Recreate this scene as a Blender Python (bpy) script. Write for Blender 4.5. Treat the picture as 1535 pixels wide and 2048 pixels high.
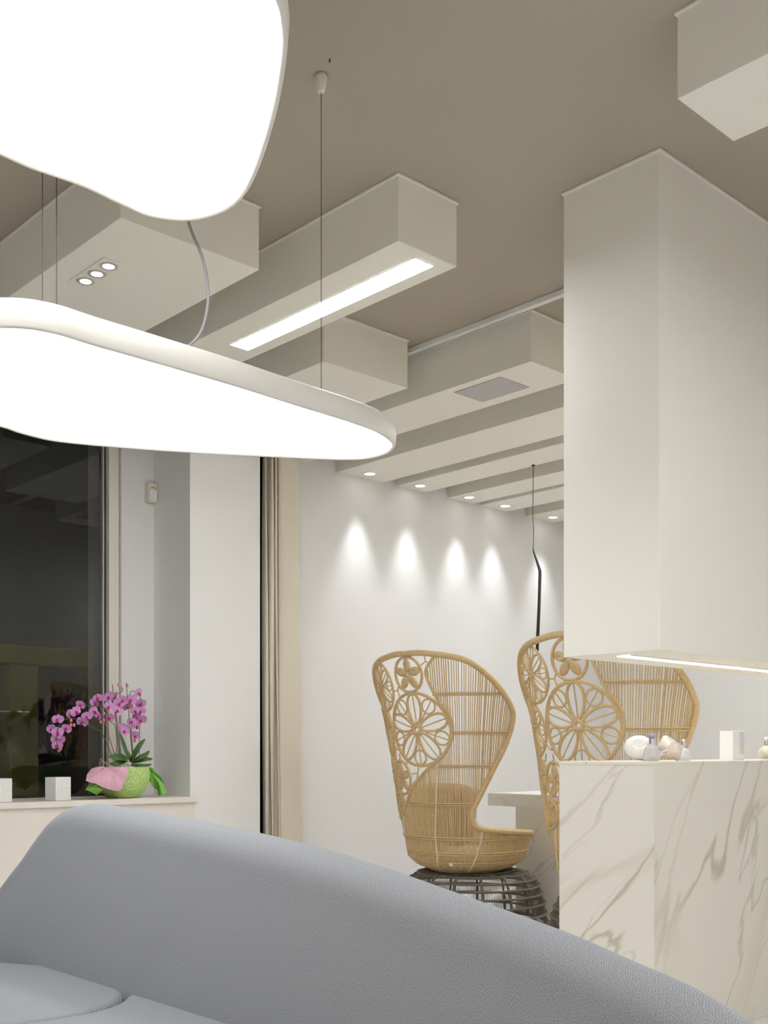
import bpy, bmesh, math, random
import numpy as np
from mathutils import Vector, Matrix
random.seed(7)
for o in list(bpy.data.objects): bpy.data.objects.remove(o)
scene = bpy.context.scene
COL = scene.collection
PI = math.pi

# ------------------------------------------------------------------ camera
EYE = 1.03                        # eye height
FPX, HOR = 2170.6, 1504.0         # focal length in pixels, horizon row (1535x2048 frame)
SA, CA = 0.68442, 0.72909         # camera heading: forward = (SA, CA) in room axes
cam = bpy.data.cameras.new('camera'); co = bpy.data.objects.new('camera', cam); COL.objects.link(co)
co.location = (0, 0, EYE); co.rotation_euler = (PI/2, 0, -math.asin(SA))
cam.sensor_fit = 'HORIZONTAL'; cam.sensor_width = 36; cam.lens = 36*FPX/1535
cam.shift_y = (HOR-1024)/1535; cam.clip_start = 0.05
scene.camera = co

# ------------------------------------------------------------------ world, exposure
w = bpy.data.worlds.new('night'); scene.world = w; w.use_nodes = True
w.node_tree.nodes['Background'].inputs[0].default_value = (0.0016, 0.0017, 0.0018, 1)
w.node_tree.nodes['Background'].inputs[1].default_value = 1.0
vs = scene.view_settings
vs.view_transform = 'Standard'; vs.look = 'None'; vs.gamma = 1.0; vs.use_curve_mapping = False
vs.exposure = 2.08
scene.cycles.use_light_tree = False; scene.cycles.caustics_reflective = False; scene.cycles.caustics_refractive = False; scene.cycles.transmission_bounces = 6; scene.cycles.glossy_bounces = 3; scene.cycles.max_bounces = 8
L_PEBBLE, L_STRIP, L_SPOT, L_TRIPLE, L_BOX = 1.1, 13.5, 2.0, 4.0, 2.6

# ------------------------------------------------------------------ helpers
def ray(px, py):
    rx = (px-767.5)/FPX
    return (CA*rx+SA, -SA*rx+CA, (HOR-py)/FPX)
def atY(px, py, Y): r = ray(px, py); d = Y/r[1]; return Vector((r[0]*d, Y, EYE+r[2]*d))
def atZ(px, py, z): r = ray(px, py); d = (z-EYE)/r[2]; return Vector((r[0]*d, r[1]*d, z))
def atD(px, py, d): r = ray(px, py); return Vector((r[0]*d, r[1]*d, EYE+r[2]*d))

class MB:
    def __init__(s): s.v = []; s.f = []
    def add(s, vs, fs):
        b = len(s.v); s.v += [tuple(v) for v in vs]; s.f += [tuple(i+b for i in f) for f in fs]; return s
    def box(s, a, b):
        x0, y0, z0 = a; x1, y1, z1 = b
        return s.add([(x0,y0,z0),(x1,y0,z0),(x1,y1,z0),(x0,y1,z0),(x0,y0,z1),(x1,y0,z1),(x1,y1,z1),(x0,y1,z1)],
                     [(0,3,2,1),(4,5,6,7),(0,1,5,4),(1,2,6,5),(2,3,7,6),(3,0,4,7)])
    def grid(s, rows, closed_u=False, closed_v=False):
        n = len(rows); m = len(rows[0]); vs = [p for r in rows for p in r]; fs = []
        for i in range(n if closed_u else n-1):
            for j in range(m if closed_v else m-1):
                a = i*m+j; b = i*m+(j+1) % m; c = ((i+1) % n)*m+(j+1) % m; d = ((i+1) % n)*m+j
                fs.append((a, b, c, d))
        return s.add(vs, fs)
    def tube(s, pts, r, n=6, closed=False, cap=True):
        P = [Vector(p) for p in pts]; N = len(P)
        if N < 2: return s
        rr = r if isinstance(r, (list, tuple)) else [r]*N
        T = []
        for i in range(N):
            if closed: t = P[(i+1) % N]-P[i-1]
            else: t = P[min(i+1, N-1)]-P[max(i-1, 0)]
            T.append(t.normalized() if t.length > 1e-9 else Vector((0, 0, 1)))
        u = T[0].orthogonal().normalized(); rows = []
        for i in range(N):
            u = (u-T[i]*u.dot(T[i]))
            u = u.normalized() if u.length > 1e-6 else T[i].orthogonal().normalized()
            v = T[i].cross(u)
            rows.append([P[i]+(u*math.cos(2*PI*k/n)+v*math.sin(2*PI*k/n))*rr[i] for k in range(n)])
        b = len(s.v); s.grid(rows, closed_u=closed, closed_v=True)
        if cap and not closed:
            s.f.append(tuple(b+k for k in reversed(range(n)))); e = b+(N-1)*n; s.f.append(tuple(e+k for k in range(n)))
        return s
    def lathe(s, prof, c=(0, 0, 0), n=24, a0=0, a1=2*PI):
        full = abs(a1-a0-2*PI) < 1e-6
        m = n if full else n+1
        rows = [[(c[0]+r*math.cos(a0+(a1-a0)*k/n), c[1]+r*math.sin(a0+(a1-a0)*k/n), c[2]+z) for k in range(m)] for r, z in prof]
        return s.grid(rows, closed_v=full)
    def ball(s, c, r, n=10, sc=(1, 1, 1)):
        prof = [(max(1e-4, math.sin(PI*i/(n//2+2))), -math.cos(PI*i/(n//2+2))) for i in range(n//2+3)]
        rows = [[(c[0]+q*r*sc[0]*math.cos(2*PI*k/n), c[1]+q*r*sc[1]*math.sin(2*PI*k/n), c[2]+z*r*sc[2]) for k in range(n)] for q, z in prof]
        return s.grid(rows, closed_v=True)
    def mesh(s, name, smooth=False, bevel=0, seg=2, weld=False):
        me = bpy.data.meshes.new(name); me.from_pydata(s.v, [], s.f)
        bm = bmesh.new(); bm.from_mesh(me)
        if weld: bmesh.ops.remove_doubles(bm, verts=bm.verts, dist=1e-5)
        bmesh.ops.recalc_face_normals(bm, faces=bm.faces)
        if bevel: bmesh.ops.bevel(bm, geom=bm.edges[:], offset=bevel, segments=seg, profile=0.5, affect='EDGES', clamp_overlap=True)
        bm.to_mesh(me); bm.free()
        if smooth:
            for p in me.polygons: p.use_smooth = True
        return me
    def build(s, name, mat, parent=None, smooth=False, bevel=0, seg=2, weld=False):
        o = bpy.data.objects.new(name, s.mesh(name, smooth, bevel, seg, weld)); COL.objects.link(o)
        if mat: o.data.materials.append(mat)
        if parent: o.parent = parent
        return o
def tag(o, label=None, cat=None, group=None, kind=None):
    if label: o['label'] = label
    if cat: o['category'] = cat
    if group: o['group'] = group
    if kind: o['kind'] = kind
    return o
def empty(name, loc=(0, 0, 0), rz=0):
    o = bpy.data.objects.new(name, None); COL.objects.link(o); o.location = loc; o.rotation_euler = (0, 0, rz)
    o.empty_display_size = 0.1; return o
def copy_tree(o, parent=None):
    c = o.copy(); COL.objects.link(c); c.parent = parent
    for ch in list(o.children): copy_tree(ch, c)
    return c
def catmull(P, per=8, closed=False):
    P = [Vector(p) for p in P]; n = len(P); out = []
    for i in range(n if closed else n-1):
        if closed: a, b, c, d = P[i-1], P[i], P[(i+1) % n], P[(i+2) % n]
        else: a, b, c, d = P[max(i-1, 0)], P[i], P[i+1], P[min(i+2, n-1)]
        for k in range(per):
            t = k/per
            out.append(0.5*((2*b)+(c-a)*t+(2*a-5*b+4*c-d)*t*t+(3*b-a-3*c+d)*t**3))
    if not closed: out.append(P[-1])
    return out
def lerp_tab(tab, x):
    if x <= tab[0][0]: return tab[0][1]
    for (a, b), (c, d) in zip(tab, tab[1:]):
        if x <= c: return b+(d-b)*(x-a)/(c-a)
    return tab[-1][1]

# ------------------------------------------------------------------ materials
MATS = {}
def mat(name, col, rough=0.6, metal=0, bump=None, vary=None, spec=0.5, emit=None, trans=0, sheen=0):
    m = bpy.data.materials.new(name); m.use_nodes = True; nt = m.node_tree; b = nt.nodes['Principled BSDF']
    b.inputs['Base Color'].default_value = (*col, 1); b.inputs['Roughness'].default_value = rough
    b.inputs['Metallic'].default_value = metal; b.inputs['Specular IOR Level'].default_value = spec
    if trans: b.inputs['Transmission Weight'].default_value = trans
    if sheen: b.inputs['Sheen Weight'].default_value = sheen
    if emit: b.inputs['Emission Color'].default_value = (*emit[0], 1); b.inputs['Emission Strength'].default_value = emit[1]
    tc = nt.nodes.new('ShaderNodeTexCoord')
    if vary:                                     # (scale, amount): soft tone variation
        n = nt.nodes.new('ShaderNodeTexNoise'); n.inputs['Scale'].default_value = vary[0]; n.inputs['Detail'].default_value = 4
        r = nt.nodes.new('ShaderNodeMix'); r.data_type = 'RGBA'
        r.inputs['A'].default_value = (*[c*(1-vary[1]) for c in col], 1); r.inputs['B'].default_value = (*[min(1, c*(1+vary[1])) for c in col], 1)
        nt.links.new(tc.outputs['Object'], n.inputs['Vector']); nt.links.new(n.outputs['Fac'], r.inputs['Factor'])
        nt.links.new(r.outputs['Result'], b.inputs['Base Color'])
    if bump:                                     # (scale, strength, distance)
        n = nt.nodes.new('ShaderNodeTexNoise'); n.inputs['Scale'].default_value = bump[0]; n.inputs['Detail'].default_value = 3
        bp = nt.nodes.new('ShaderNodeBump'); bp.inputs['Strength'].default_value = bump[1]; bp.inputs['Distance'].default_value = bump[2]
        nt.links.new(tc.outputs['Object'], n.inputs['Vector']); nt.links.new(n.outputs['Fac'], bp.inputs['Height'])
        nt.links.new(bp.outputs['Normal'], b.inputs['Normal'])
    MATS[name] = m; return m
M_paint = mat('cream_paint', (0.89, 0.86, 0.775), 0.75, spec=0.3)
M_wall = mat('wall_paint', (0.83, 0.815, 0.80), 0.7, spec=0.3)
M_ceil = mat('taupe_ceiling', (0.455, 0.405, 0.33), 0.8, spec=0.3)
M_floor = mat('stone_floor', (0.86, 0.83, 0.79), 0.35, vary=(3, 0.05))
M_shell = mat('lamp_shell', (0.74, 0.715, 0.65), 0.45)
M_white = mat('white_lacquer', (0.86, 0.85, 0.83), 0.4)
M_ledge = mat('ledge_laminate', (0.80, 0.745, 0.67), 0.45)
M_frame = mat('window_frame', (0.80, 0.76, 0.68), 0.45)
M_gasket = mat('black_gasket', (0.02, 0.02, 0.025), 0.5)
M_alu = mat('aluminium', (0.75, 0.73, 0.70), 0.35, 0.6)
M_chrome = mat('chrome', (0.85, 0.85, 0.86), 0.12, 1)
M_rattan = mat('rattan', (0.64, 0.465, 0.235), 0.55, vary=(45, 0.22))
M_cord = mat('pale_binding', (0.80, 0.68, 0.48), 0.6)
M_darkwick = mat('dark_wicker', (0.155, 0.132, 0.105), 0.6, vary=(50, 0.3))
M_cush = mat('tan_cushion', (0.56, 0.42, 0.25), 0.9, bump=(300, 0.3, 0.002))
M_curtain = mat('curtain_cloth', (0.74, 0.67, 0.56), 0.9, bump=(160, 0.15, 0.002))
M_curtgrey = mat('curtain_lining', (0.42, 0.39, 0.35), 0.9)
M_black = mat('black_metal', (0.022, 0.021, 0.020), 0.4)
M_wire = mat('steel_cable', (0.10, 0.095, 0.09), 0.7, spec=0.1)
M_cable = mat('grey_cord', (0.33, 0.32, 0.32), 0.5, spec=0.2)
M_vent = mat('speaker_grille', (0.52, 0.49, 0.50), 0.6, bump=(900, 0.3, 0.002))
M_pir = mat('sensor_plastic', (0.78, 0.73, 0.60), 0.4)
M_pirlens = mat('sensor_lens', (0.86, 0.86, 0.90), 0.3)
M_print = mat('grey_print', (0.70, 0.69, 0.69), 0.6)
M_petal = mat('orchid_petal', (0.66, 0.30, 0.62), 0.6, vary=(70, 0.45))
M_lip = mat('orchid_lip', (0.50, 0.02, 0.16), 0.5)
M_bud = mat('orchid_bud', (0.70, 0.24, 0.28), 0.5)
M_stem = mat('orchid_stem', (0.10, 0.12, 0.05), 0.5)
M_stake = mat('bamboo_stake', (0.27, 0.13, 0.05), 0.7)
M_leaf = mat('orchid_leaf', (0.055, 0.135, 0.025), 0.35, vary=(14, 0.4))
M_root = mat('orchid_root', (0.50, 0.36, 0.16), 0.7)
M_bowl = mat('cream_bowl', (0.74, 0.66, 0.45), 0.45)
M_pink = mat('pink_paper', (0.78, 0.45, 0.56), 0.7, vary=(14, 0.28))
M_tulle = mat('green_tulle', (0.28, 0.62, 0.10), 0.6, vary=(30, 0.35))
M_moss = mat('pot_bark', (0.09, 0.06, 0.03), 0.9)
M_pearl = mat('pearl_shell', (0.76, 0.73, 0.70), 0.3, vary=(40, 0.10))
M_pearl2 = mat('peach_shell', (0.83, 0.72, 0.64), 0.3, vary=(55, 0.22))
M_lilac = mat('lilac_stopper', (0.36, 0.34, 0.52), 0.25)
M_amber = mat('amber_liquid', (0.88, 0.70, 0.36), 0.15)
M_cryst = mat('crystal', (0.90, 0.89, 0.87), 0.06, trans=0.35)
M_boxin = mat('lilac_print', (0.68, 0.65, 0.70), 0.5)
M_olive = mat('olive_facade', (0.30, 0.30, 0.045), 0.6)
M_asphalt = mat('asphalt', (0.05, 0.05, 0.052), 0.8)
M_night = mat('street_dark', (0.06, 0.06, 0.065), 0.6)
def emitter(name, col, st):
    m = bpy.data.materials.new(name); m.use_nodes = True; nt = m.node_tree; nt.nodes.clear()
    e = nt.nodes.new('ShaderNodeEmission'); e.inputs[0].default_value = (*col, 1); e.inputs[1].default_value = st
    o = nt.nodes.new('ShaderNodeOutputMaterial'); nt.links.new(e.outputs[0], o.inputs[0]); return m
M_glow = emitter('pebble_diffuser', (0.98, 0.99, 1.0), L_PEBBLE)
M_strip = emitter('strip_diffuser', (0.955, 0.98, 1.0), L_STRIP)
M_cstrip = emitter('under_strip', (1.0, 0.98, 0.97), L_BOX)
M_lens = emitter('downlight_lens', (1.0, 0.98, 0.96), L_SPOT)
M_lens3 = emitter('triple_lens', (1.0, 0.98, 0.96), L_TRIPLE)

def glass_mat():
    m = bpy.data.materials.new('window_glass'); m.use_nodes = True; nt = m.node_tree; nt.nodes.clear()
    tr = nt.nodes.new('ShaderNodeBsdfTransparent'); tr.inputs[0].default_value = (0.85, 0.87, 0.85, 1)
    gl = nt.nodes.new('ShaderNodeBsdfGlossy'); gl.inputs['Roughness'].default_value = 0.0; gl.inputs[0].default_value = (1, 1, 1, 1)
    lw = nt.nodes.new('ShaderNodeFresnel'); lw.inputs[0].default_value = 1.62
    mx = nt.nodes.new('ShaderNodeMixShader'); o = nt.nodes.new('ShaderNodeOutputMaterial')
    nt.links.new(lw.outputs[0], mx.inputs[0]); nt.links.new(tr.outputs[0], mx.inputs[1]); nt.links.new(gl.outputs[0], mx.inputs[2]); nt.links.new(mx.outputs[0], o.inputs[0])
    return m
M_glass = glass_mat()

def marble_mat(name, vdir, off0, sc=1.0):
    m = bpy.data.materials.new(name); m.use_nodes = True; nt = m.node_tree; b = nt.nodes['Principled BSDF']
    b.inputs['Roughness'].default_value = 0.38
    tc = nt.nodes.new('ShaderNodeTexCoord')
    v = Vector(vdir).normalized(); e1 = v.orthogonal().normalized(); e2 = v.cross(e1)
    cmb = nt.nodes.new('ShaderNodeCombineXYZ')
    for i, ax in enumerate((e1, v, e2)):
        dn = nt.nodes.new('ShaderNodeVectorMath'); dn.operation = 'DOT_PRODUCT'; dn.inputs[1].default_value = ax
        nt.links.new(tc.outputs['Object'], dn.inputs[0]); nt.links.new(dn.outputs['Value'], cmb.inputs[i])
    mp = nt.nodes.new('ShaderNodeMapping'); mp.inputs['Location'].default_value = off0; mp.inputs['Scale'].default_value = (sc, sc, sc)
    nt.links.new(cmb.outputs[0], mp.inputs['Vector'])
    def vein(scale, sx, dist, width, off):
        mp2 = nt.nodes.new('ShaderNodeMapping'); mp2.inputs['Scale'].default_value = sx; mp2.inputs['Location'].default_value = off
        nt.links.new(mp.outputs[0], mp2.inputs['Vector'])
        n = nt.nodes.new('ShaderNodeTexNoise'); n.inputs['Scale'].default_value = scale; n.inputs['Detail'].default_value = 5
        n.inputs['Roughness'].default_value = 0.42; n.inputs['Distortion'].default_value = dist
        nt.links.new(mp2.outputs[0], n.inputs['Vector'])
        s = nt.nodes.new('ShaderNodeMath'); s.operation = 'SUBTRACT'; s.inputs[1].default_value = 0.5; nt.links.new(n.outputs['Fac'], s.inputs[0])
        a = nt.nodes.new('ShaderNodeMath'); a.operation = 'ABSOLUTE'; nt.links.new(s.outputs[0], a.inputs[0])
        r = nt.nodes.new('ShaderNodeMapRange'); r.inputs['From Min'].default_value = 0; r.inputs['From Max'].default_value = width
        r.inputs['To Min'].default_value = 1; r.inputs['To Max'].default_value = 0; r.interpolation_type = 'SMOOTHSTEP'
        nt.links.new(a.outputs[0], r.inputs['Value'])
        k = nt.nodes.new('ShaderNodeTexNoise'); k.inputs['Scale'].default_value = 2.3; k.inputs['Detail'].default_value = 2   # breaks the veins up
        nt.links.new(mp2.outputs[0], k.inputs['Vector'])
        kr = nt.nodes.new('ShaderNodeMapRange'); kr.inputs['From Min'].default_value = 0.40; kr.inputs['From Max'].default_value = 0.60
        nt.links.new(k.outputs['Fac'], kr.inputs['Value'])
        p = nt.nodes.new('ShaderNodeMath'); p.operation = 'MULTIPLY'; nt.links.new(r.outputs[0], p.inputs[0]); nt.links.new(kr.outputs[0], p.inputs[1])
        return p
    base = (0.80, 0.755, 0.665, 1)
    cur = None
    for (scale, sx, dist, width, off, colr, amt) in (
            (1.5, (1.0, 0.22, 1.0), 0.2, 0.05, (3.1, 0.7, 1.9), (0.58, 0.53, 0.40, 1), 0.42),
            (1.9, (1.0, 0.20, 1.0), 0.3, 0.012, (0.4, 2.2, 5.0), (0.40, 0.35, 0.22, 1), 0.62),
            (2.8, (1.0, 0.2, 1.0), 0.3, 0.009, (7.4, 1.2, 2.0), (0.46, 0.42, 0.31, 1), 0.5)):
        p = vein(scale, sx, dist, width, off)
        q = nt.nodes.new('ShaderNodeMath'); q.operation = 'MULTIPLY'; q.inputs[1].default_value = amt; nt.links.new(p.outputs[0], q.inputs[0])
        mx = nt.nodes.new('ShaderNodeMix'); mx.data_type = 'RGBA'; mx.inputs['A'].default_value = base; mx.inputs['B'].default_value = colr
        if cur: nt.links.new(cur.outputs['Result'], mx.inputs['A'])
        nt.links.new(q.outputs[0], mx.inputs['Factor']); cur = mx
    nt.links.new(cur.outputs['Result'], b.inputs['Base Color'])
    return m
M_marble = marble_mat('veined_marble_front', (.50, 0, .87), (0, 0, 0))
M_marble2 = marble_mat('veined_marble_end', (0, -.76, .65), (1.7, 0.4, 2.6), 1.7)

def fabric_mat():
    m = bpy.data.materials.new('grey_weave'); m.use_nodes = True; nt = m.node_tree; b = nt.nodes['Principled BSDF']
    b.inputs['Roughness'].default_value = 0.85; b.inputs['Sheen Weight'].default_value = 0.35; b.inputs['Sheen Tint'].default_value = (0.75, 0.85, 1, 1); b.inputs['Specular IOR Level'].default_value = 0.2
    tc = nt.nodes.new('ShaderNodeTexCoord'); sp = nt.nodes.new('ShaderNodeSeparateXYZ'); nt.links.new(tc.outputs['UV'], sp.inputs[0])
    def sinw(sock, freq, ph=None):
        mu = nt.nodes.new('ShaderNodeMath'); mu.operation = 'MULTIPLY'; mu.inputs[1].default_value = freq; nt.links.new(sock, mu.inputs[0])
        last = mu
        if ph is not None:
            ad = nt.nodes.new('ShaderNodeMath'); ad.operation = 'ADD'; nt.links.new(mu.outputs[0], ad.inputs[0]); nt.links.new(ph, ad.inputs[1]); last = ad
        si = nt.nodes.new('ShaderNodeMath'); si.operation = 'SINE'; nt.links.new(last.outputs[0], si.inputs[0]); return si
    d = nt.nodes.new('ShaderNodeMath'); d.operation = 'MULTIPLY'; d.inputs[1].default_value = 1100; nt.links.new(sp.outputs['Y'], d.inputs[0])
    a = sinw(sp.outputs['X'], 1500, d.outputs[0]); c = sinw(sp.outputs['Y'], 2100)
    mu = nt.nodes.new('ShaderNodeMath'); mu.operation = 'MULTIPLY'; nt.links.new(a.outputs[0], mu.inputs[0]); nt.links.new(c.outputs[0], mu.inputs[1])
    n = nt.nodes.new('ShaderNodeTexNoise'); n.inputs['Scale'].default_value = 420; nt.links.new(tc.outputs['UV'], n.inputs['Vector'])
    ad = nt.nodes.new('ShaderNodeMath'); ad.operation = 'MULTIPLY_ADD'; ad.inputs[1].default_value = 0.16; nt.links.new(mu.outputs[0], ad.inputs[0]); nt.links.new(n.outputs['Fac'], ad.inputs[2])
    r = nt.nodes.new('ShaderNodeMapRange'); r.inputs['From Min'].default_value = 0.25; r.inputs['From Max'].default_value = 0.75; nt.links.new(ad.outputs[0], r.inputs['Value'])
    mx = nt.nodes.new('ShaderNodeMix'); mx.data_type = 'RGBA'; mx.inputs['A'].default_value = (0.16, 0.165, 0.175, 1); mx.inputs['B'].default_value = (0.43, 0.43, 0.435, 1)
    nt.links.new(r.outputs[0], mx.inputs['Factor']); nt.links.new(mx.outputs['Result'], b.inputs['Base Color'])
    bp = nt.nodes.new('ShaderNodeBump'); bp.inputs['Strength'].default_value = 0.25; bp.inputs['Distance'].default_value = 0.002
    nt.links.new(ad.outputs[0], bp.inputs['Height']); nt.links.new(bp.outputs['Normal'], b.inputs['Normal'])
    return m
M_fabric = fabric_mat()

def glitter_mat():
    m = bpy.data.materials.new('green_glitter'); m.use_nodes = True; nt = m.node_tree; b = nt.nodes['Principled BSDF']; b.inputs['Roughness'].default_value = 0.5
    tc = nt.nodes.new('ShaderNodeTexCoord'); n = nt.nodes.new('ShaderNodeTexNoise'); n.inputs['Scale'].default_value = 240; n.inputs['Detail'].default_value = 6
    nt.links.new(tc.outputs['Object'], n.inputs['Vector'])
    r = nt.nodes.new('ShaderNodeValToRGB'); r.color_ramp.elements[0].position = 0.40; r.color_ramp.elements[0].color = (0.27, 0.50, 0.05, 1)
    r.color_ramp.elements[1].position = 0.62; r.color_ramp.elements[1].color = (0.70, 0.82, 0.42, 1)
    nt.links.new(n.outputs['Fac'], r.inputs[0]); nt.links.new(r.outputs[0], b.inputs['Base Color']); return m
M_glit = glitter_mat()

# ================================================================== THE ROOM
ZC, ZB = 3.085, 2.843            # ceiling height, underside of the ceiling beams
XL, XR, YF, YB, YW = -3.2, 7.5, -3.2, 5.34, 5.585
def struct(name, mb, m, **k): return tag(mb.build(name, m, **k), kind='structure')
struct('floor', MB().box((XL-.1, YF-.1, -.1), (XR+.1, 6.0, 0)), M_floor)
struct('ceiling', MB().box((XL-.1, YF-.1, ZC), (XR+.1, 6.0, ZC+.1)), M_ceil)
struct('wall_back', MB().box((4.20, YB, 0), (XR, YB+.12, ZC)), M_wall)
struct('wall_right', MB().box((XR, YF, 0), (XR+.12, YB+.12, ZC)), M_wall)
struct('wall_front', MB().box((XL, YF-.12, 0), (XR, YF, ZC)), M_wall)
struct('wall_left', MB().box((XL-.12, YF, 0), (XL, 5.9, ZC)), M_wall)
struct('wall_window', MB().box((XL, 5.51, 0), (-1.0, 5.9, ZC)), M_wall)
XJ = atY(243, 1500, 5.51).x       # right jamb of the window niche
struct('wall_pier', MB().add([(XJ, 5.51, 0), (3.34, 5.51, 0), (3.34, 5.13, 0), (3.82, 5.13, 0), (3.82, 5.9, 0), (XJ, 5.9, 0),
                             (XJ, 5.51, ZC), (3.34, 5.51, ZC), (3.34, 5.13, ZC), (3.82, 5.13, ZC), (3.82, 5.9, ZC), (XJ, 5.9, ZC)],
                            [(0, 1, 7, 6), (1, 2, 8, 7), (2, 3, 9, 8), (3, 4, 10, 9), (4, 5, 11, 10), (5, 0, 6, 11), (0, 5, 4, 3, 2, 1), (6, 7, 8, 9, 10, 11)]), M_wall)
# window beside the orchid: frame, gasket and panes
ZS = 0.783
XG = atY(218, 1500, 5.53).x
win = struct('window_1', MB().box((XG, 5.53, ZS), (XJ-.004, YW+.06, ZC-.002)).box((-1.0, YW-.05, ZS), (-.95, YW+.05, ZC-.002)), M_frame, bevel=.003)
MB().box((XG-.012, YW-.020, ZS+.012), (XG-.0005, YW+.008, ZC-.01)).box((-.95, YW-.020, ZS), (XG-.0005, YW+.008, ZS+.012)).build('gasket', M_gasket, win)
MB().box((XG-.020, YW-.022, ZS+.012), (XG-.0125, YW-.001, ZC-.01)).build('glazing_bead', M_alu, win)
MB().add([(-.95, YW, ZS+.012), (XG-.012, YW, ZS+.012), (XG-.012, YW, ZC-.01), (-.95, YW, ZC-.01)], [(0, 1, 2, 3)]).build('pane', M_glass, win)
w2 = struct('window_2', MB().box((3.821, 5.60, 0), (3.85, 5.66, ZC-.002)).box((4.17, 5.60, 0), (4.199, 5.66, ZC-.002)), M_gasket)
MB().add([(3.85, 5.63, .002), (4.17, 5.63, .002), (4.17, 5.63, ZC-.002), (3.85, 5.63, ZC-.002)], [(0, 1, 2, 3)]).build('pane', M_glass, w2)
# ledge under the window
led = empty('window_ledge', (1.2, 5.3, 0)); tag(led, 'long cream window ledge carrying the orchid and white cartons', 'ledge')
def sub(o, parent): o.parent = parent; o.matrix_parent_inverse = parent.matrix_world.inverted() if False else Matrix.Translation(-Vector(parent.location)); return o
XE = atY(397, 1593, 5.10).x
sub(MB().box((-1.0, 5.12, .001), (XE-.015, 5.46, ZS-.03)).build('front_panel', M_ledge, bevel=.002), led)
sub(MB().box((-1.0, 5.10, ZS-.03), (XE, 5.128, ZS)).box((-1.0, 5.128, ZS-.03), (3.338, 5.508, ZS)).box((-1.0, 5.508, ZS-.03), (XJ-.002, 5.56, ZS)).build('ledge_top', M_ledge), led)

# motion sensor in the niche corner
p = atY(299, 987, 5.505)
s0 = empty('motion_sensor', (p.x, 5.508, p.z)); tag(s0, 'small cream motion sensor high in the niche corner beside the window', 'sensor')
MB().box((-.029, -.045, -.054), (.029, 0, .054)).build('housing', M_pir, s0, bevel=.006)
MB().box((-.021, -.051, -.046), (.021, -.0455, .012)).build('lens', M_pirlens, s0, bevel=.0025)
MB().tube([(-.016, -.047, .022), (0, -.048, .028), (.016, -.047, .022)], .0016).build('slot', M_gasket, s0)

# ---- ceiling beams
def beam(x0, x1, y0, y1, label):
    o = empty('ceiling_beam', ((x0+x1)/2, (y0+y1)/2, ZC)); tag(o, label, 'beam', 'cream boxed beams along the ceiling')
    sub(MB().box((x0, y0, ZB), (x1, y1, ZC-.001)).build('beam_body', M_paint, bevel=.0015, seg=1), o)
    e = .006
    sub(MB().box((x0-e, y0-e, ZC-.009), (x1+e, min(y1+e, YB-.001), ZC-.0015)).build('caulk_line', M_paint), o)
    return o
B1 = beam(1.87, 2.452, 3.298, 5.50, 'wide cream ceiling beam with three recessed spots in a row')
B2 = beam(2.673, 2.975, 2.772, 5.12, 'cream ceiling beam with a long glowing light slot underneath')
B3 = beam(3.245, 3.790, 3.865, 5.12, 'short plain cream ceiling beam half behind the lower pebble lamp')
B4 = beam(3.945, 4.300, 3.205, 5.338, 'cream ceiling beam with a square grey speaker panel underneath')
B5 = beam(4.590, 4.995, 2.6, 5.338, 'cream ceiling beam right behind the one with the speaker panel')
B6 = beam(5.125, 5.400, 2.6, 5.338, 'cream ceiling beam from which the black stick pendant hangs')
B7 = beam(5.632, 5.900, 2.6, 5.338, 'narrow cream ceiling beam with the middle one of the five wall downlights')
B8 = beam(5.975, 6.280, 2.6, 5.338, 'cream ceiling beam with the second downlight counted from the column')
B9 = beam(6.510, 6.850, 2.6, 5.338, 'farthest cream ceiling beam, ending at the column edge')
B0 = beam(2.656, 2.962, -1.4, 1.640, 'cream ceiling beam cut by the upper right picture corner')
# light slot in beam 2; the other slots are added, unseen, to brighten the room
def slot_light(x0, x1, y0, y1, label):
    o = empty('slot_light', ((x0+x1)/2, (y0+y1)/2, ZB)); tag(o, label, 'light')
    sub(MB().box((x0, y0, ZB-.0030), (x1, y1, ZB-.0012)).build('diffuser', M_strip), o)
    e = .004
    sub(MB().box((x0-e, y0-e, ZB-.0034), (x0, y1+e, ZB-.0006)).box((x1, y0-e, ZB-.0034), (x1+e, y1+e, ZB-.0006))
        .box((x0, y0-e, ZB-.0034), (x1, y0, ZB-.0006)).box((x0, y1, ZB-.0034), (x1, y1+e, ZB-.0006)).build('edge_trim', M_white), o)
slot_light(2.806, 2.902, 2.822, 3.985, 'long glowing white light slot under the beam end in the picture centre')
slot_light(2.761, 2.857, -1.2, 0.9, 'added unseen light slot along the upper right beam, brightening the room')  # added out of view for more room light
BA = beam(4.90, 5.20, -2.2, .75, 'cream ceiling beam on the camera side of the hanging column')
slot_light(5.002, 5.098, -2.1, -1.0, 'added unseen light slot on the camera side, brightening the hanging column')  # added slot, unseen, lights the column's right face
BD = beam(-1.15, -.85, .2, 4.2, 'cream ceiling beam left of the seating')
slot_light(-1.048, -.952, 1.2, 3.4, 'added unseen light slot left of the sofa, brightening its back')  # added slot off to the left, lifts sofa back and left-facing sides
BE = beam(-2.45, -2.15, -1.5, 2.4, 'cream ceiling beam along the left wall')
slot_light(-2.348, -2.252, -1.2, -.1, 'added unseen light slot along the left wall, brightening the room')  # unseen extra slot, added to light the faces turned left
BC = beam(.35, .65, -2.9, -.9, 'cream ceiling beam behind the camera')
slot_light(.452, .548, -2.7, -1.1, 'added unseen light slot behind the camera, brightening the room')  # extra slot added behind the camera as general fill
slot_light(5.204, 5.300, 2.72, 3.72, 'added light slot above the desk, hidden by the column, brightening the back wall')  # added where the column hides it, to lift the dark back area
slot_light(6.080, 6.176, 2.72, 3.70, 'added light slot hidden far behind the column, brightening the back wall')  # second added slot out of sight, also for the back wall
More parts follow.
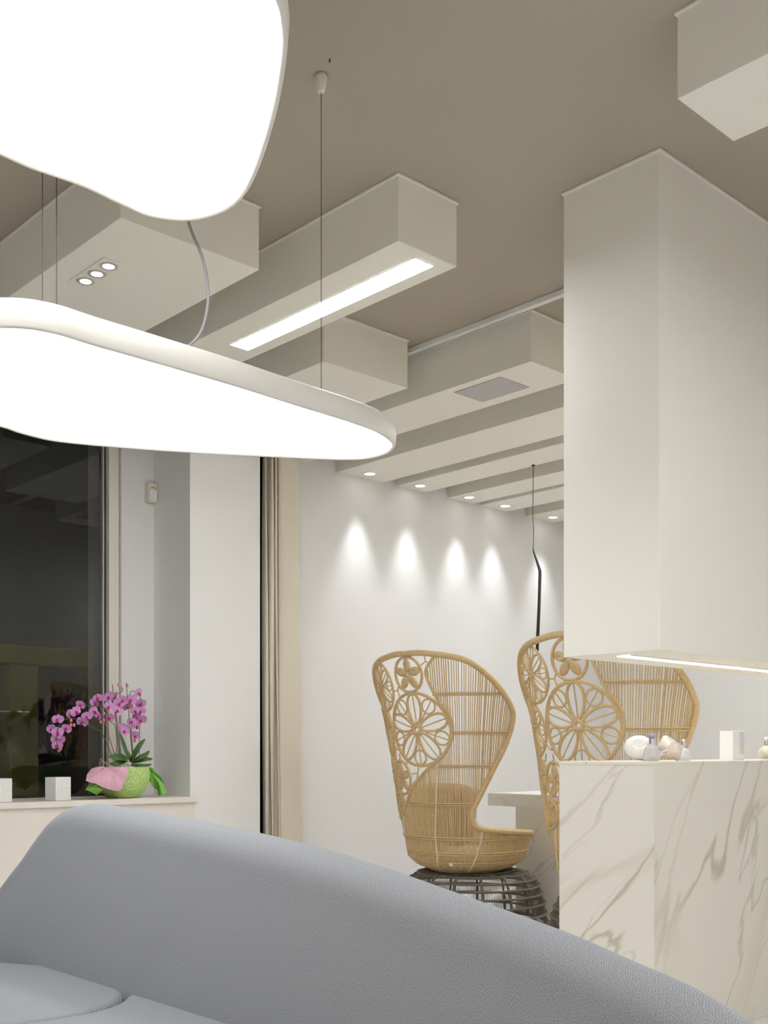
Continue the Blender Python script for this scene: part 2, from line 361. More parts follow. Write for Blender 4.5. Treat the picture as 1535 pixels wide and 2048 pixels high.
# three recessed spots
t = empty('triple_spot', (2.018, 3.735, ZB)); tag(t, 'recessed fitting of three small round spots in the wide beam', 'spotlight')
MB().box((-.045, -.135, -.004), (.045, .135, -.0005)).build('plate', M_paint, t, bevel=.001)
for yy in (-.088, 0, .088):
    r_ = MB().lathe([(.034, -.0042), (.034, -.0065), (.022, -.0065), (.022, -.0042)], (0, yy, 0), 24).build('spot_ring', M_alu, t)
    MB().lathe([(.0001, -.006), (.0215, -.006)], (0, yy, 0), 28).build('lens', M_lens3, r_)
# wall-washing downlights
for i, (bx, lab) in enumerate(((4.767, 'recessed downlight nearest the curtain, washing the back wall'), (5.230, 'second recessed downlight from the curtain'), (5.722, 'middle one of the five recessed downlights along the back wall'),
                               (6.115, 'second recessed downlight from the column'), (6.680, 'recessed downlight nearest the column edge'))):
    o = empty('downlight', (bx, 5.212, ZB)); tag(o, lab, 'downlight', 'downlights along the back wall')
    MB().lathe([(.050, -.0008), (.050, -.005), (.036, -.006), (.033, -.002)], (0, 0, 0), 24).build('bezel', M_white, o, smooth=True)
    MB().lathe([(.0001, -.0035), (.033, -.0035)], (0, 0, 0), 20).build('lens', M_lens, o)
    sp = bpy.data.lights.new('downlight_beam', 'SPOT'); so = bpy.data.objects.new('downlight_beam', sp); COL.objects.link(so); so.parent = o
    so.location = (0, 0, -.012); so.rotation_euler = (math.radians(1), 0, 0)
    sp.energy = 8.5; sp.spot_size = math.radians(52); sp.spot_blend = 1.0; sp.shadow_soft_size = .03; sp.color = (0.93, 0.95, 1.0)
# speaker panel
tag(MB().box((4.000, 3.435, ZB-.004), (4.215, 3.745, ZB-.0008)).build('speaker_panel', M_vent, bevel=.001), 'square grey speaker panel set flush under a ceiling beam', 'speaker')
# curtain rail on the ceiling
rl = empty('curtain_rail', (3.9, 3.0, ZC)); tag(rl, 'slim white curtain rail running along the taupe ceiling', 'rail')
sub(MB().box((3.868, 2.47, ZC-.026), (3.898, 5.10, ZC-.001)).build('rail_body', M_white, bevel=.002), rl)
sub(MB().box((3.898, 2.47, ZC-.012), (3.926, 5.10, ZC-.001)).build('rail_channel', M_alu, bevel=.001), rl)
# tiny hook near the cable cap
tag(MB().lathe([(.0001, -.009), (.0025, -.009), (.0025, -.0006), (.0001, -.0006)], tuple(atZ(659, 118, ZC)), 8).build('ceiling_hook', M_gasket), 'tiny dark hook in the ceiling beside the white cable cap', 'hook')

# ---- boxed column above the counter
CX0, CY0, CY1, CZ0 = 3.212, 2.052, 2.458, 1.378
col = empty('hanging_column', (CX0, CY0, ZC)); tag(col, 'big cream boxed column hanging from the ceiling over the marble counter', 'column')
sub(MB().box((CX0, CY0, CZ0), (7.3, CY1, ZC-.001)).build('column_body', M_paint, bevel=.002, seg=1), col)
sub(MB().box((CX0-.006, CY0-.006, ZC-.009), (7.3, CY1+.006, ZC-.0015)).build('caulk_line', M_paint), col)
st = empty('under_light', (4.5, 2.26, CZ0)); tag(st, 'thin bright light strip under the hanging column, above the perfumes', 'light')
sub(MB().box((3.31, 2.232, CZ0-.0032), (6.9, 2.290, CZ0-.0012)).build('diffuser', M_cstrip), st)
sub(MB().box((3.304, 2.226, CZ0-.0036), (6.908, 2.232, CZ0-.0006)).box((3.304, 2.290, CZ0-.0036), (6.908, 2.296, CZ0-.0006)).build('edge_trim', M_white), st)

# ---- marble counter
KX, KY0, KY1, KZ = 3.202, 2.065, 2.470, 0.997
kt = empty('marble_counter', (KX, KY0, 0)); tag(kt, 'tall veined marble counter with perfumes and shells on top', 'counter')
sub(MB().box((KX, KY0+.0015, .001), (KX+.02, KY1, KZ-.012)).build('end_panel', M_marble2, bevel=.001, seg=1), kt)
xs = [KX+.0215, 4.45, 5.70, 6.95]
for a, b in zip(xs, xs[1:]):
    sub(MB().box((a if a > KX+.03 else KX, KY0-.020 if False else KY0, .001), (b-.002, KY0+.0012 if a < KX+.03 else KY0+.02, KZ-.012)).build('front_panel', M_marble), kt)
sub(MB().box((KX+.022, KY0+.022, .002), (6.95, KY1, KZ-.014)).build('core', M_ledge), kt)
sub(MB().box((KX-.001, KY0-.001, KZ-.012), (6.95, KY1+.001, KZ)).build('counter_top', M_marble, bevel=.001, seg=1), kt)

# ---- marble desk behind the chairs
dk = empty('marble_desk', (5.6, 3.6, 0)); tag(dk, 'white topped marble desk behind the front of the rattan chairs', 'desk')
sub(MB().box((5.329, 2.7, .682), (6.1, 4.69, .757)).build('desk_slab', M_marble2, bevel=.001, seg=1), dk)
sub(MB().box((5.329, 2.7, .757), (6.1, 4.69, .764)).build('desk_top', M_white), dk)
sub(MB().box((5.331, 2.75, .001), (6.05, 4.458, .682)).build('desk_leg', M_marble2, bevel=.001, seg=1), dk)

# ---- curtain
def curtain():
    root = empty('curtain', (4.03, 5.25, 0)); tag(root, 'cream floor length curtain hanging in folds beside the back wall', 'curtain')
    plan = [(524, 5.27), (527, 5.225), (531, 5.20), (534, 5.235), (537, 5.24), (540, 5.205), (543, 5.195), (546, 5.23), (549, 5.235), (552, 5.20), (555, 5.225), (558, 5.205), (566, 5.195), (580, 5.19), (592, 5.19), (597, 5.205), (596, 5.25)]
    top = [Vector((atY(px, 1500, y).x, y, 0)) for px, y in plan]
    c = catmull(top, 5)
    rows = []
    for k in range(15):
        z = .012+(2.95-.012)*k/14; fl = (1-k/14)**2
        rows.append([(p.x+fl*.018*(i/len(c))+.004*math.sin(z*2.3+i*.3), p.y-fl*.02+.006*math.sin(z*1.7+i*.21), z) for i, p in enumerate(c)])
    o = MB().grid(rows).build('cloth', M_curtain, smooth=True); sub(o, root)
    md = o.modifiers.new('thick', 'SOLIDIFY'); md.thickness = .003
    h = MB().tube([(c[0].x-.005, 5.25, 2.955), (c[-1].x+.01, 5.25, 2.955)], .012).build('curtain_pole', M_alu); sub(h, root)
curtain()

# ================================================================== PEBBLE LAMPS
def pebble(name, outline, zb, th, label, parts):
    cx = sum(p[0] for p in outline)/len(outline); cy = sum(p[1] for p in outline)/len(outline)
    root = empty(name, (cx, cy, zb)); tag(root, label, 'lamp', 'pebble shaped pendant lamps')
    C = catmull([(x-cx, y-cy, 0) for x, y in outline], 10, closed=True); n = len(C)
    ar = sum(C[i].x*C[(i+1) % n].y-C[(i+1) % n].x*C[i].y for i in range(n)); sg = 1 if ar > 0 else -1
    N = []
    for i in range(n):
        t_ = (C[(i+1) % n]-C[i-1]).normalized(); N.append(Vector((-t_.y, t_.x, 0))*sg)      # inward
    def ring(ins, z): return [(C[i].x+N[i].x*ins, C[i].y+N[i].y*ins, z) for i in range(n)]
    # shell: inner lip, rounded lower edge, side, rounded top edge, closed top
    mb = MB().grid([ring(.014, .010), ring(.010, .001), ring(.004, .0), ring(.0, .006), ring(-.003, th*.5), ring(.0, th-.010), ring(.006, th-.002), ring(.016, th)], closed_v=True)
    b = len(mb.v); mb.v += [tuple(p) for p in ring(.016, th)]; mb.f.append(tuple(range(b, b+n)))
    mb.build('shell', M_shell, root, smooth=True)
    md = MB().grid([ring(.0135, .006), ring(.03, .001), ring(.06, -.003), ring(.10, -.006)], closed_v=True)
    b = len(md.v); md.v += [tuple(p) for p in ring(.10, -.006)]; md.f.append(tuple(range(b, b+n)))
    md.build('diffuser', M_glow, root, smooth=True)
    for kind, pts, rad, m in parts:
        MB().tube([Vector(p)-Vector((cx, cy, zb)) for p in pts], rad, 6).build(kind, m, root)
    return root
# lower lamp
zb2, th2 = 2.040, .075
o2 = [tuple(atZ(px, py, zb2)[:2]) for px, py in [(0, 654), (100, 664), (200, 693), (330, 730), (470, 771), (600, 812), (700, 843), (760, 866), (790, 890), (776, 908), (735, 919), (680, 921), (560, 916), (400, 908), (230, 896), (110, 884), (40, 868), (0, 855)]]
cN, cF = Vector((CA, -SA)), Vector((SA, CA))      # camera right / forward in plan
def cam_pt(x, d): v = cN*x+cF*d; return (v.x, v.y)
o2 += [cam_pt(-1.30, 3.26), cam_pt(-1.42, 3.02), cam_pt(-1.36, 2.74), cam_pt(-1.18, 2.60)]
cap2 = atZ(642, 150, ZC)
def cable_to(px, py, d):          # vertical cable from the lamp top up to the ceiling
    p = atD(px, py, d); return [(p.x, p.y, zb2+th2-.004), (p.x, p.y, ZC-.002)]
q = atD(370, 690, 3.0)
cord = catmull([(q.x-.04, q.y-.02, zb2+th2-.003), tuple(atD(392, 678, 3.01)), tuple(atD(410, 640, 3.02)), tuple(atD(416, 585, 3.02)), tuple(atD(404, 515, 3.02)), tuple(atD(378, 448, 3.02)), tuple(atD(350, 330, 3.03)), tuple(atD(335, 150, 3.03)), tuple(atZ(330, 32, ZC-.002))], 8)
lamp2 = pebble('pebble_lamp', o2, zb2, th2, 'lower glowing pebble shaped pendant lamp with pale rim',
      [('steel_cable', [(cap2.x, cap2.y, zb2+th2-.003), (cap2.x, cap2.y, ZC-.05)], .0012, M_wire),
       ('steel_cable', cable_to(85, 600, 2.76), .0012, M_wire), ('steel_cable', cable_to(113, 607, 2.80), .0012, M_wire),
       ('power_cord', cord, .0045, M_cable)])
cp = MB().lathe([(.0001, 0), (.020, -.001), (.019, -.010), (.012, -.048), (.009, -.052), (.0001, -.052)], (0, 0, 0), 16).build('cable_cap', M_shell, lamp2, smooth=True)
cp.location = Vector((cap2.x, cap2.y, ZC-.001))-Vector(lamp2.location)
# upper lamp
zb1, th1 = 2.45, .085
o1 = [tuple(atZ(px, py, zb1)[:2]) for px, py in [(-60, 290), (0, 313), (62, 340), (160, 374), (240, 411), (300, 436), (375, 444), (440, 430), (482, 403), (510, 358), (537, 285), (560, 200), (574, 110), (574, 60), (560, 0)]]
o1 += [cam_pt(-.24, 1.92), cam_pt(-.40, 1.74), cam_pt(-.68, 1.62), cam_pt(-1.0, 1.62), cam_pt(-1.26, 1.80), cam_pt(-1.34, 2.10), cam_pt(-1.20, 2.36)]
c1 = [Vector((*cam_pt(x, d), 0)) for x, d in ((-.45, 1.95), (-.45, 2.5), (-1.05, 2.1))]
pebble('pebble_lamp', o1, zb1, th1, 'upper glowing pebble shaped pendant lamp filling the top left',
       [('steel_cable', [(c.x, c.y, zb1+th1-.003), (c.x, c.y, ZC-.002)], .0012, M_wire) for c in c1])

# added pebble lamp, unseen behind the camera, to brighten the room
def moved(dx, dy, k):
    mx = sum(p[0] for p in o1)/len(o1); my = sum(p[1] for p in o1)/len(o1)
    return [(dx+(x-mx)*math.cos(k)-(y-my)*math.sin(k), dy+(x-mx)*math.sin(k)+(y-my)*math.cos(k)) for x, y in o1]
for dx, dy, k, zz, lab in ((1.3, -1.5, 2.6, 2.42, 'added unseen pebble lamp behind the camera, brightening the room'),):
    pebble('pebble_lamp', moved(dx, dy, k), zz, .08, lab, [('steel_cable', [(dx+a, dy+b, zz+.077), (dx+a, dy+b, ZC-.002)], .0012, M_wire) for a, b in ((.3, .1), (-.3, .1), (0, -.3))])

# ---- black stick pendant over the desk
g = atZ(1066, 930, ZB)
sp_ = empty('stick_pendant', (g.x, g.y, ZB)); tag(sp_, 'black bent stick pendant lamp hanging on a thin cord', 'pendant lamp')
D0 = SA*g.x+CA*g.y
def lp(px, py): return atD(px, py, D0)-Vector((g.x, g.y, ZB))
MB().tube(catmull([(0, 0, -.001), lp(1065.4, 990), lp(1065, 1030), lp(1066.5, 1060), lp(1065.5, 1100)], 5), .0024, 6).build('cord', M_black, sp_)
MB().tube([lp(1065.3, 1096), lp(1066.5, 1104), lp(1073, 1122), lp(1079, 1141), lp(1079.3, 1147), lp(1077.5, 1210), lp(1073.5, 1303)], [.0032, .0048, .0075, .0098, .0102, .0102, .0106], 10).build('stick', M_black, sp_, smooth=True)
MB().lathe([(.0001, -.0006), (.012, -.0006), (.012, -.006), (.0001, -.006)], (0, 0, 0), 12).build('ceiling_cup', M_black, sp_)

# ================================================================== RATTAN CHAIR
RZ = [(.325, 0.05), (.335, .177), (.369, .267), (.422, .324), (.571, .36), (.747, .391), (.983, .427), (1.219, .471), (1.393, .515), (1.553, .551), (1.7, .585)]
def sstep(a, b, x): t_ = min(max((x-a)/(b-a), 0), 1); return t_*t_*(3-2*t_)
def srf(ad, z, off=0):            # angle (deg, 0 = middle of the back, + = near wing), height -> chair space, front = +x
    al = math.radians(ad)
    r = lerp_tab(RZ, z)*(1+.13*((1-math.cos(al))/2)**1.5*(1-sstep(.65, 1.1, z)))+off
    return Vector((-math.cos(al)*r, -math.sin(al)*r, z))
HALF = [(0, 1.571), (12.5, 1.568), (35.5, 1.526), (52, 1.420), (65.8, 1.288), (69.5, 1.205), (65.4, 1.068), (56.6, .930), (47.5, .792), (42.0, .708), (41.9, .650), (48.6, .606), (67.3, .588), (100, .570), (140, .550), (180, .545)]
RIM = [Vector((a, z, 0)) for a, z in HALF]
rim_half = catmull([(a, z*100, 0) for a, z in HALF], 8)
rim_half = [(p.x, p.y/100) for p in rim_half]
FAR = HALF[:6]+[(67.5, 1.068), (65, .930), (63, .800), (62, .715), (63, .660), (68, .622), (80, .596), (104, .570), (140, .550), (180, .545)]   # the other wing reaches lower
rim_far = [(p.x, p.y/100) for p in catmull([(a, z*100, 0) for a, z in FAR], 8)]
rim_loop = rim_half+[(-a, z) for a, z in reversed(rim_far[1:-1])]
LAT = [(-90, 1.75), (16.8, 1.75), (16.8, 1.538), (11.6, 1.464), (15.7, 1.356), (19.4, 1.3), (24.9, 1.232), (27, 1.156), (24.1, 1.062), (14.7, .98), (10.8, .964), (-.5, .898), (-11.1, .834), (-21.5, .746), (-30, .690), (-40, .655), (-60, .64), (-90, .63)]
def inside(poly, x, y):
    r = False; j = len(poly)-1
    for i in range(len(poly)):
        xi, yi = poly[i]; xj, yj = poly[j]
        if (yi > y) != (yj > y) and x < (xj-xi)*(y-yi)/(yj-yi)+xi: r = not r
        j = i
    return r
SHELL = [(0, .32)]+rim_half+[(180, .32)]; SHELL_F = [(0, .32)]+rim_far+[(180, .32)]
def solid(a, z): return inside(SHELL if a >= 0 else SHELL_F, abs(a)+1e-6, z) and not inside(LAT, a, z)
def runs(test, n):
    out = []; s = None
    for i in range(n+1):
        ok = i < n and test(i)
        if ok and s is None: s = i
        if not ok and s is not None: out.append((s, i-1)); s = None
    return out
def uv(a0, z0, u, v): 
    z = z0+v; return (a0+math.degrees(u/lerp_tab(RZ, z)), z)
def ring_pts(a0, z0, ru, rv, n=28, rot=0, off=0):
    out = []
    for k in range(n):
        t_ = 2*PI*k/n; u = ru*math.cos(t_); v = rv*math.sin(t_)
        a, z = uv(a0, z0, u*math.cos(rot)-v*math.sin(rot), u*math.sin(rot)+v*math.cos(rot)); out.append(srf(a, z, off))
    return out
def chair_shell(name):
    root = empty(name)
    MB().tube([srf(a, z) for a, z in rim_loop], .0165, 8, closed=True).build('rim_frame', M_rattan, root, smooth=True)
    # strands
    mb = MB(); NZ = 220; zs_ = [.335+(1.60-.335)*i/(NZ-1) for i in range(NZ)]
    for k in range(250):
        a = -180+360*k/250+random.uniform(-.25, .25)
        for s, e in runs(lambda i: solid(a, zs_[i]), NZ):
            if e-s < 2: continue
            m = max(3, int((zs_[e]-zs_[s])/.07)+2)
            if zs_[s] < .45: zz = [.335, .345, .369, .395, .422, .48]+[.48+(zs_[e]-.48)*(j+1)/m for j in range(m)] if zs_[e] > .5 else [.335, .369, .395, zs_[e]]
            else: zz = [zs_[s]+(zs_[e]-zs_[s])*j/m for j in range(m+1)]
            wob = random.uniform(-.12, .12)
            mb.tube([srf(a+wob*math.sin(z*9+k), z) for z in zz], .0037, 4, cap=False)
    tag(mb.build('wicker_strands', M_rattan, root), kind='stuff')
    # horizontal woven bands
    for zb_ in (1.346, 1.134, .950, .738, .544, .456, .398):
        mb = MB(); n = 360
        for s, e in runs(lambda i: solid(-180+i, zb_), n):
            if e-s < 6: continue
            for dz in (-.0055, .0055):
                mb.tube([srf(-180+a, zb_+dz, .0045+.0016*math.sin(a*2.1+dz*400)) for a in range(s-2, e+3, 2)], .0048, 5)
        mb.build('weave_band', M_rattan, root, smooth=True)
    # lattice border cane
    bd = [(p.x, p.y/100) for p in catmull([(a, z*100, 0) for a, z in [(20.5, 1.560)]+LAT[2:]], 6)]
    bd = [(a, z) for a, z in bd if a > -61 and inside(SHELL if a >= 0 else SHELL_F, abs(a), z)]
    MB().tube([srf(a, z, .004) for a, z in bd], .0085, 7).build('border_cane', M_rattan, root, smooth=True)
    # open flowers: ring, petal loops with a vein, small loops between
    def open_flower(a0, z0, ru, rv, rot0, k):
        ring = MB().tube(ring_pts(a0, z0, ru, rv), .0095*k, 7, closed=True).build('flower_ring', M_rattan, root, smooth=True)
        def place(t_, rad, lat, sx, sy):      # point at distance rad along direction t_, lat sideways
            return uv(a0, z0, (rad*math.cos(t_)-lat*math.sin(t_))*sx, (rad*math.sin(t_)+lat*math.cos(t_))*sy)
        for j in range(5):
            t_ = rot0+j*2*PI/5
            loop = []
            for q_ in range(20):
                w_ = 2*PI*q_/20; rad = .555-.420*math.cos(w_); lat = .255*math.sin(w_)*(0.66+.34*(rad-.13)/.84)
                loop.append(srf(*place(t_, rad, lat, ru, rv), .003))
            pt = MB().tube(loop, .0080*k, 6, closed=True).build('petal', M_rattan, ring, smooth=True)
            MB().tube([srf(*place(t_, r_, 0, ru, rv), .002) for r_ in (.14, .4, .7, .97)], .0042*k, 5).build('petal_vein', M_rattan, ring)
            t2 = t_+PI/5
            loop = []
            for q_ in range(16):
                w_ = 2*PI*q_/16; loop.append(srf(*place(t2, .765-.205*math.cos(w_), .190*math.sin(w_), ru, rv), .002))
            MB().tube(loop, .0058*k, 6, closed=True).build('small_loop', M_rattan, ring, smooth=True)
            MB().tube([srf(*place(t2, r_, 0, ru, rv), .001) for r_ in (.30, .6, .97)], .0040*k, 5).build('petal_vein', M_rattan, ring)
        MB().tube(ring_pts(a0, z0, ru*.105, rv*.105, 16, 0, .003), .0115*k, 6, closed=True).build('flower_hub', M_rattan, ring, smooth=True)
    def woven_flower(a0, z0, ru, rv, rot0):
        ring = MB().tube(ring_pts(a0, z0, ru, rv), .0085, 7, closed=True).build('flower_ring', M_rattan, root, smooth=True)
        for j in range(5):
            t_ = rot0+j*2*PI/5; mb = MB(); rows = []
            for h in (-1, 1):
                row = []
                for q_ in range(14):
                    w_ = 2*PI*q_/14; rad = .53-.40*math.cos(w_); lat = .25*math.sin(w_)
                    row.append((rad, lat))
                rows.append(row)
            P = lambda rad, lat, off: srf(*uv(a0, z0, (rad*math.cos(t_)-lat*math.sin(t_))*ru, (rad*math.sin(t_)+lat*math.cos(t_))*rv), off)
            out = [P(r_, l_, .002) for r_, l_ in rows[0]]; mid = [P(.53+(r_-.53)*.55, l_*.55, .011) for r_, l_ in rows[0]]; c0 = [P(.53+(r_-.53)*.15, l_*.06, .005) for r_, l_ in rows[0]]
            bk = [P(r_, l_, -.004) for r_, l_ in rows[0]]; bc = [P(.53, 0, -.006) for _ in rows[0]]
            mb.grid([bc, bk, out, mid, c0], closed_v=True)
            mb.build('woven_petal', M_rattan, ring, smooth=True)
        MB().tube(ring_pts(a0, z0, ru*.09, rv*.09, 10, 0, .004), .0050, 5, closed=True).build('flower_hub', M_rattan, ring, smooth=True)
    open_flower(0.2, 1.155, .205, .203, PI/2, 1.0)
    woven_flower(-1.2, 1.458, .094, .096, PI/2)
    open_flower(-31.5, 1.405, .135, .138, PI/2+.3, .72)
    open_flower(-47, 1.150, .148, .140, PI/2+.2, .72)
    woven_flower(-25.5, .885, .088, .096, PI/2)
    woven_flower(-53, 1.395, .055, .070, PI/2+.5)
    woven_flower(-46, .915, .060, .085, PI/2+.3)
    woven_flower(-35, .745, .045, .050, PI/2+.9)
    # twigs that tie the rings together (Y shapes)
    for pts in (((9.0, 1.505), (12.2, 1.525), (11.7, 1.560)), ((12.2, 1.525), (15.2, 1.508)), ((-15.5, 1.375), (-12, 1.372), (-10.5, 1.395)), ((-12, 1.372), (-11, 1.340)),
                ((-24.5, 1.02), (-24, .995), (-26.5, .978)), ((-31, 1.075), (-27.5, 1.05), (-24.5, 1.04)), ((-10.5, .905), (-4, .912), (-2, .952)), ((-4, .912), (-6, .868)), ((-14.8, .985), (-16, .96)), ((-42, 1.275), (-40, 1.29), (-36, 1.28)), ((-33, 1.02), (-36, .985), (-42, .99))):
        MB().tube([srf(a, z, .001) for a, z in pts], .0045, 5).build('twig', M_rattan, root)
    # pale binding cords
    for pts in (((14.5, .962), (11.7, .762), (8.1, .536), (7.3, .434), (3.0, .372), (.7, .345)), ((-33, .660), (-38, .56), (-44.7, .484), (-52, .41), (-56, .37)), ((51, .600), (49.8, .55), (49.0, .512), (45.3, .426), (42, .372), (40, .345))):
        MB().tube([srf(p.x, p.y/100, .0065) for p in catmull([(a, z*100, 0) for a, z in pts], 5)], .0050, 6).build('binding_cord', M_cord, root, smooth=True)
    # bolt
    pb = srf(20.8, .398, .008); nb = Vector((pb.x, pb.y, -.12)).normalized()
    MB().tube([pb-nb*.004, pb+nb*.004], .0125, 14).build('bolt', M_alu, root)
    MB().lathe([(.0001, .334), (.19, .336), (.20, .346), (.19, .352), (.0001, .352)], (0, 0, 0), 28).build('seat_pan', M_rattan, root)
    # dark woven base
    BP = [(.026, .440), (.08, .432), (.15, .420), (.22, .402), (.275, .378), (.308, .345), (.324, .300), (.331, .23), (.332, .12)]; OX = .075
    mb = MB()
    for k in range(260):
        a = 2*PI*k/260; mb.tube([(OX+q_*math.cos(a), q_*math.sin(a), z_) for z_, q_ in BP], .0014, 4, cap=False)
    base = tag(mb.build('base_strands', M_darkwick, root), kind='stuff')
    for z_ in (.026, .085, .145, .200, .245, .285, .316, .330):
        r_ = lerp_tab(BP, z_)+.006
        MB().tube([(OX+r_*math.cos(2*PI*k/48), r_*math.sin(2*PI*k/48), z_) for k in range(48)], .0075 if z_ > .03 else .012, 6, closed=True).build('base_hoop', M_darkwick, base, smooth=True)
    for k in range(15):
        a = 2*PI*(k+.3)/15; MB().tube([(OX+(q_-.006)*math.cos(a), (q_-.006)*math.sin(a), z_) for z_, q_ in BP], .0085, 6).build('base_rib', M_darkwick, base, smooth=True)
    return root
ch1 = chair_shell('rattan_chair')
ch1.location = (4.729, 4.338, 0); ch1.rotation_euler = (0, 0, math.radians(7))
tag(ch1, 'high backed rattan flower chair on a dark wicker drum beside the white wall', 'chair', 'high backed rattan chairs')
ch2 = copy_tree(ch1)
def chair_at(px, d): r = ray(px, 1500); return (r[0]*d, r[1]*d, 0)
ch2.location = chair_at(1252, 5.40); ch2.rotation_euler = (0, 0, math.radians(6))
tag(ch2, 'nearer rattan flower chair partly hidden by the marble counter and column', 'chair', 'high backed rattan chairs')
# cushions in the first chair
def cushion(name, size, loc, rot, label):
    sx, sy, sz = size; rows = []; n = 16
    for i in range(9):
        t_ = -PI/2+PI*i/8; rows.append([])
        for k in range(28):
            a = 2*PI*k/28; ex = .45
            cxx = math.copysign(abs(math.cos(a))**ex, math.cos(a)); cyy = math.copysign(abs(math.sin(a))**ex, math.sin(a))
            rr = max(.001, math.cos(t_))**.42
            rows[-1].append((sx/2*cxx*rr, sy/2*cyy*rr, sz/2*math.sin(t_)))
    o = MB().grid(rows, closed_v=True).build(name, M_cush, smooth=True); o.location = loc; o.rotation_euler = rot
    return tag(o, label, 'cushion')
def loc_in(ch, x, y, z): a = ch.rotation_euler[2]; return (ch.location.x+x*math.cos(a)-y*math.sin(a), ch.location.y+x*math.sin(a)+y*math.cos(a), z)
cushion('seat_cushion', (.48, .46, .11), loc_in(ch1, .02, 0, .412), (0, 0, math.radians(7)), 'tan seat cushion seen through the strands of the rattan chair')
cushion('back_cushion', (.36, .44, .13), loc_in(ch1, -.215, 0, .672), (0, math.radians(-84), math.radians(7)), 'upright tan back cushion inside the rattan chair')

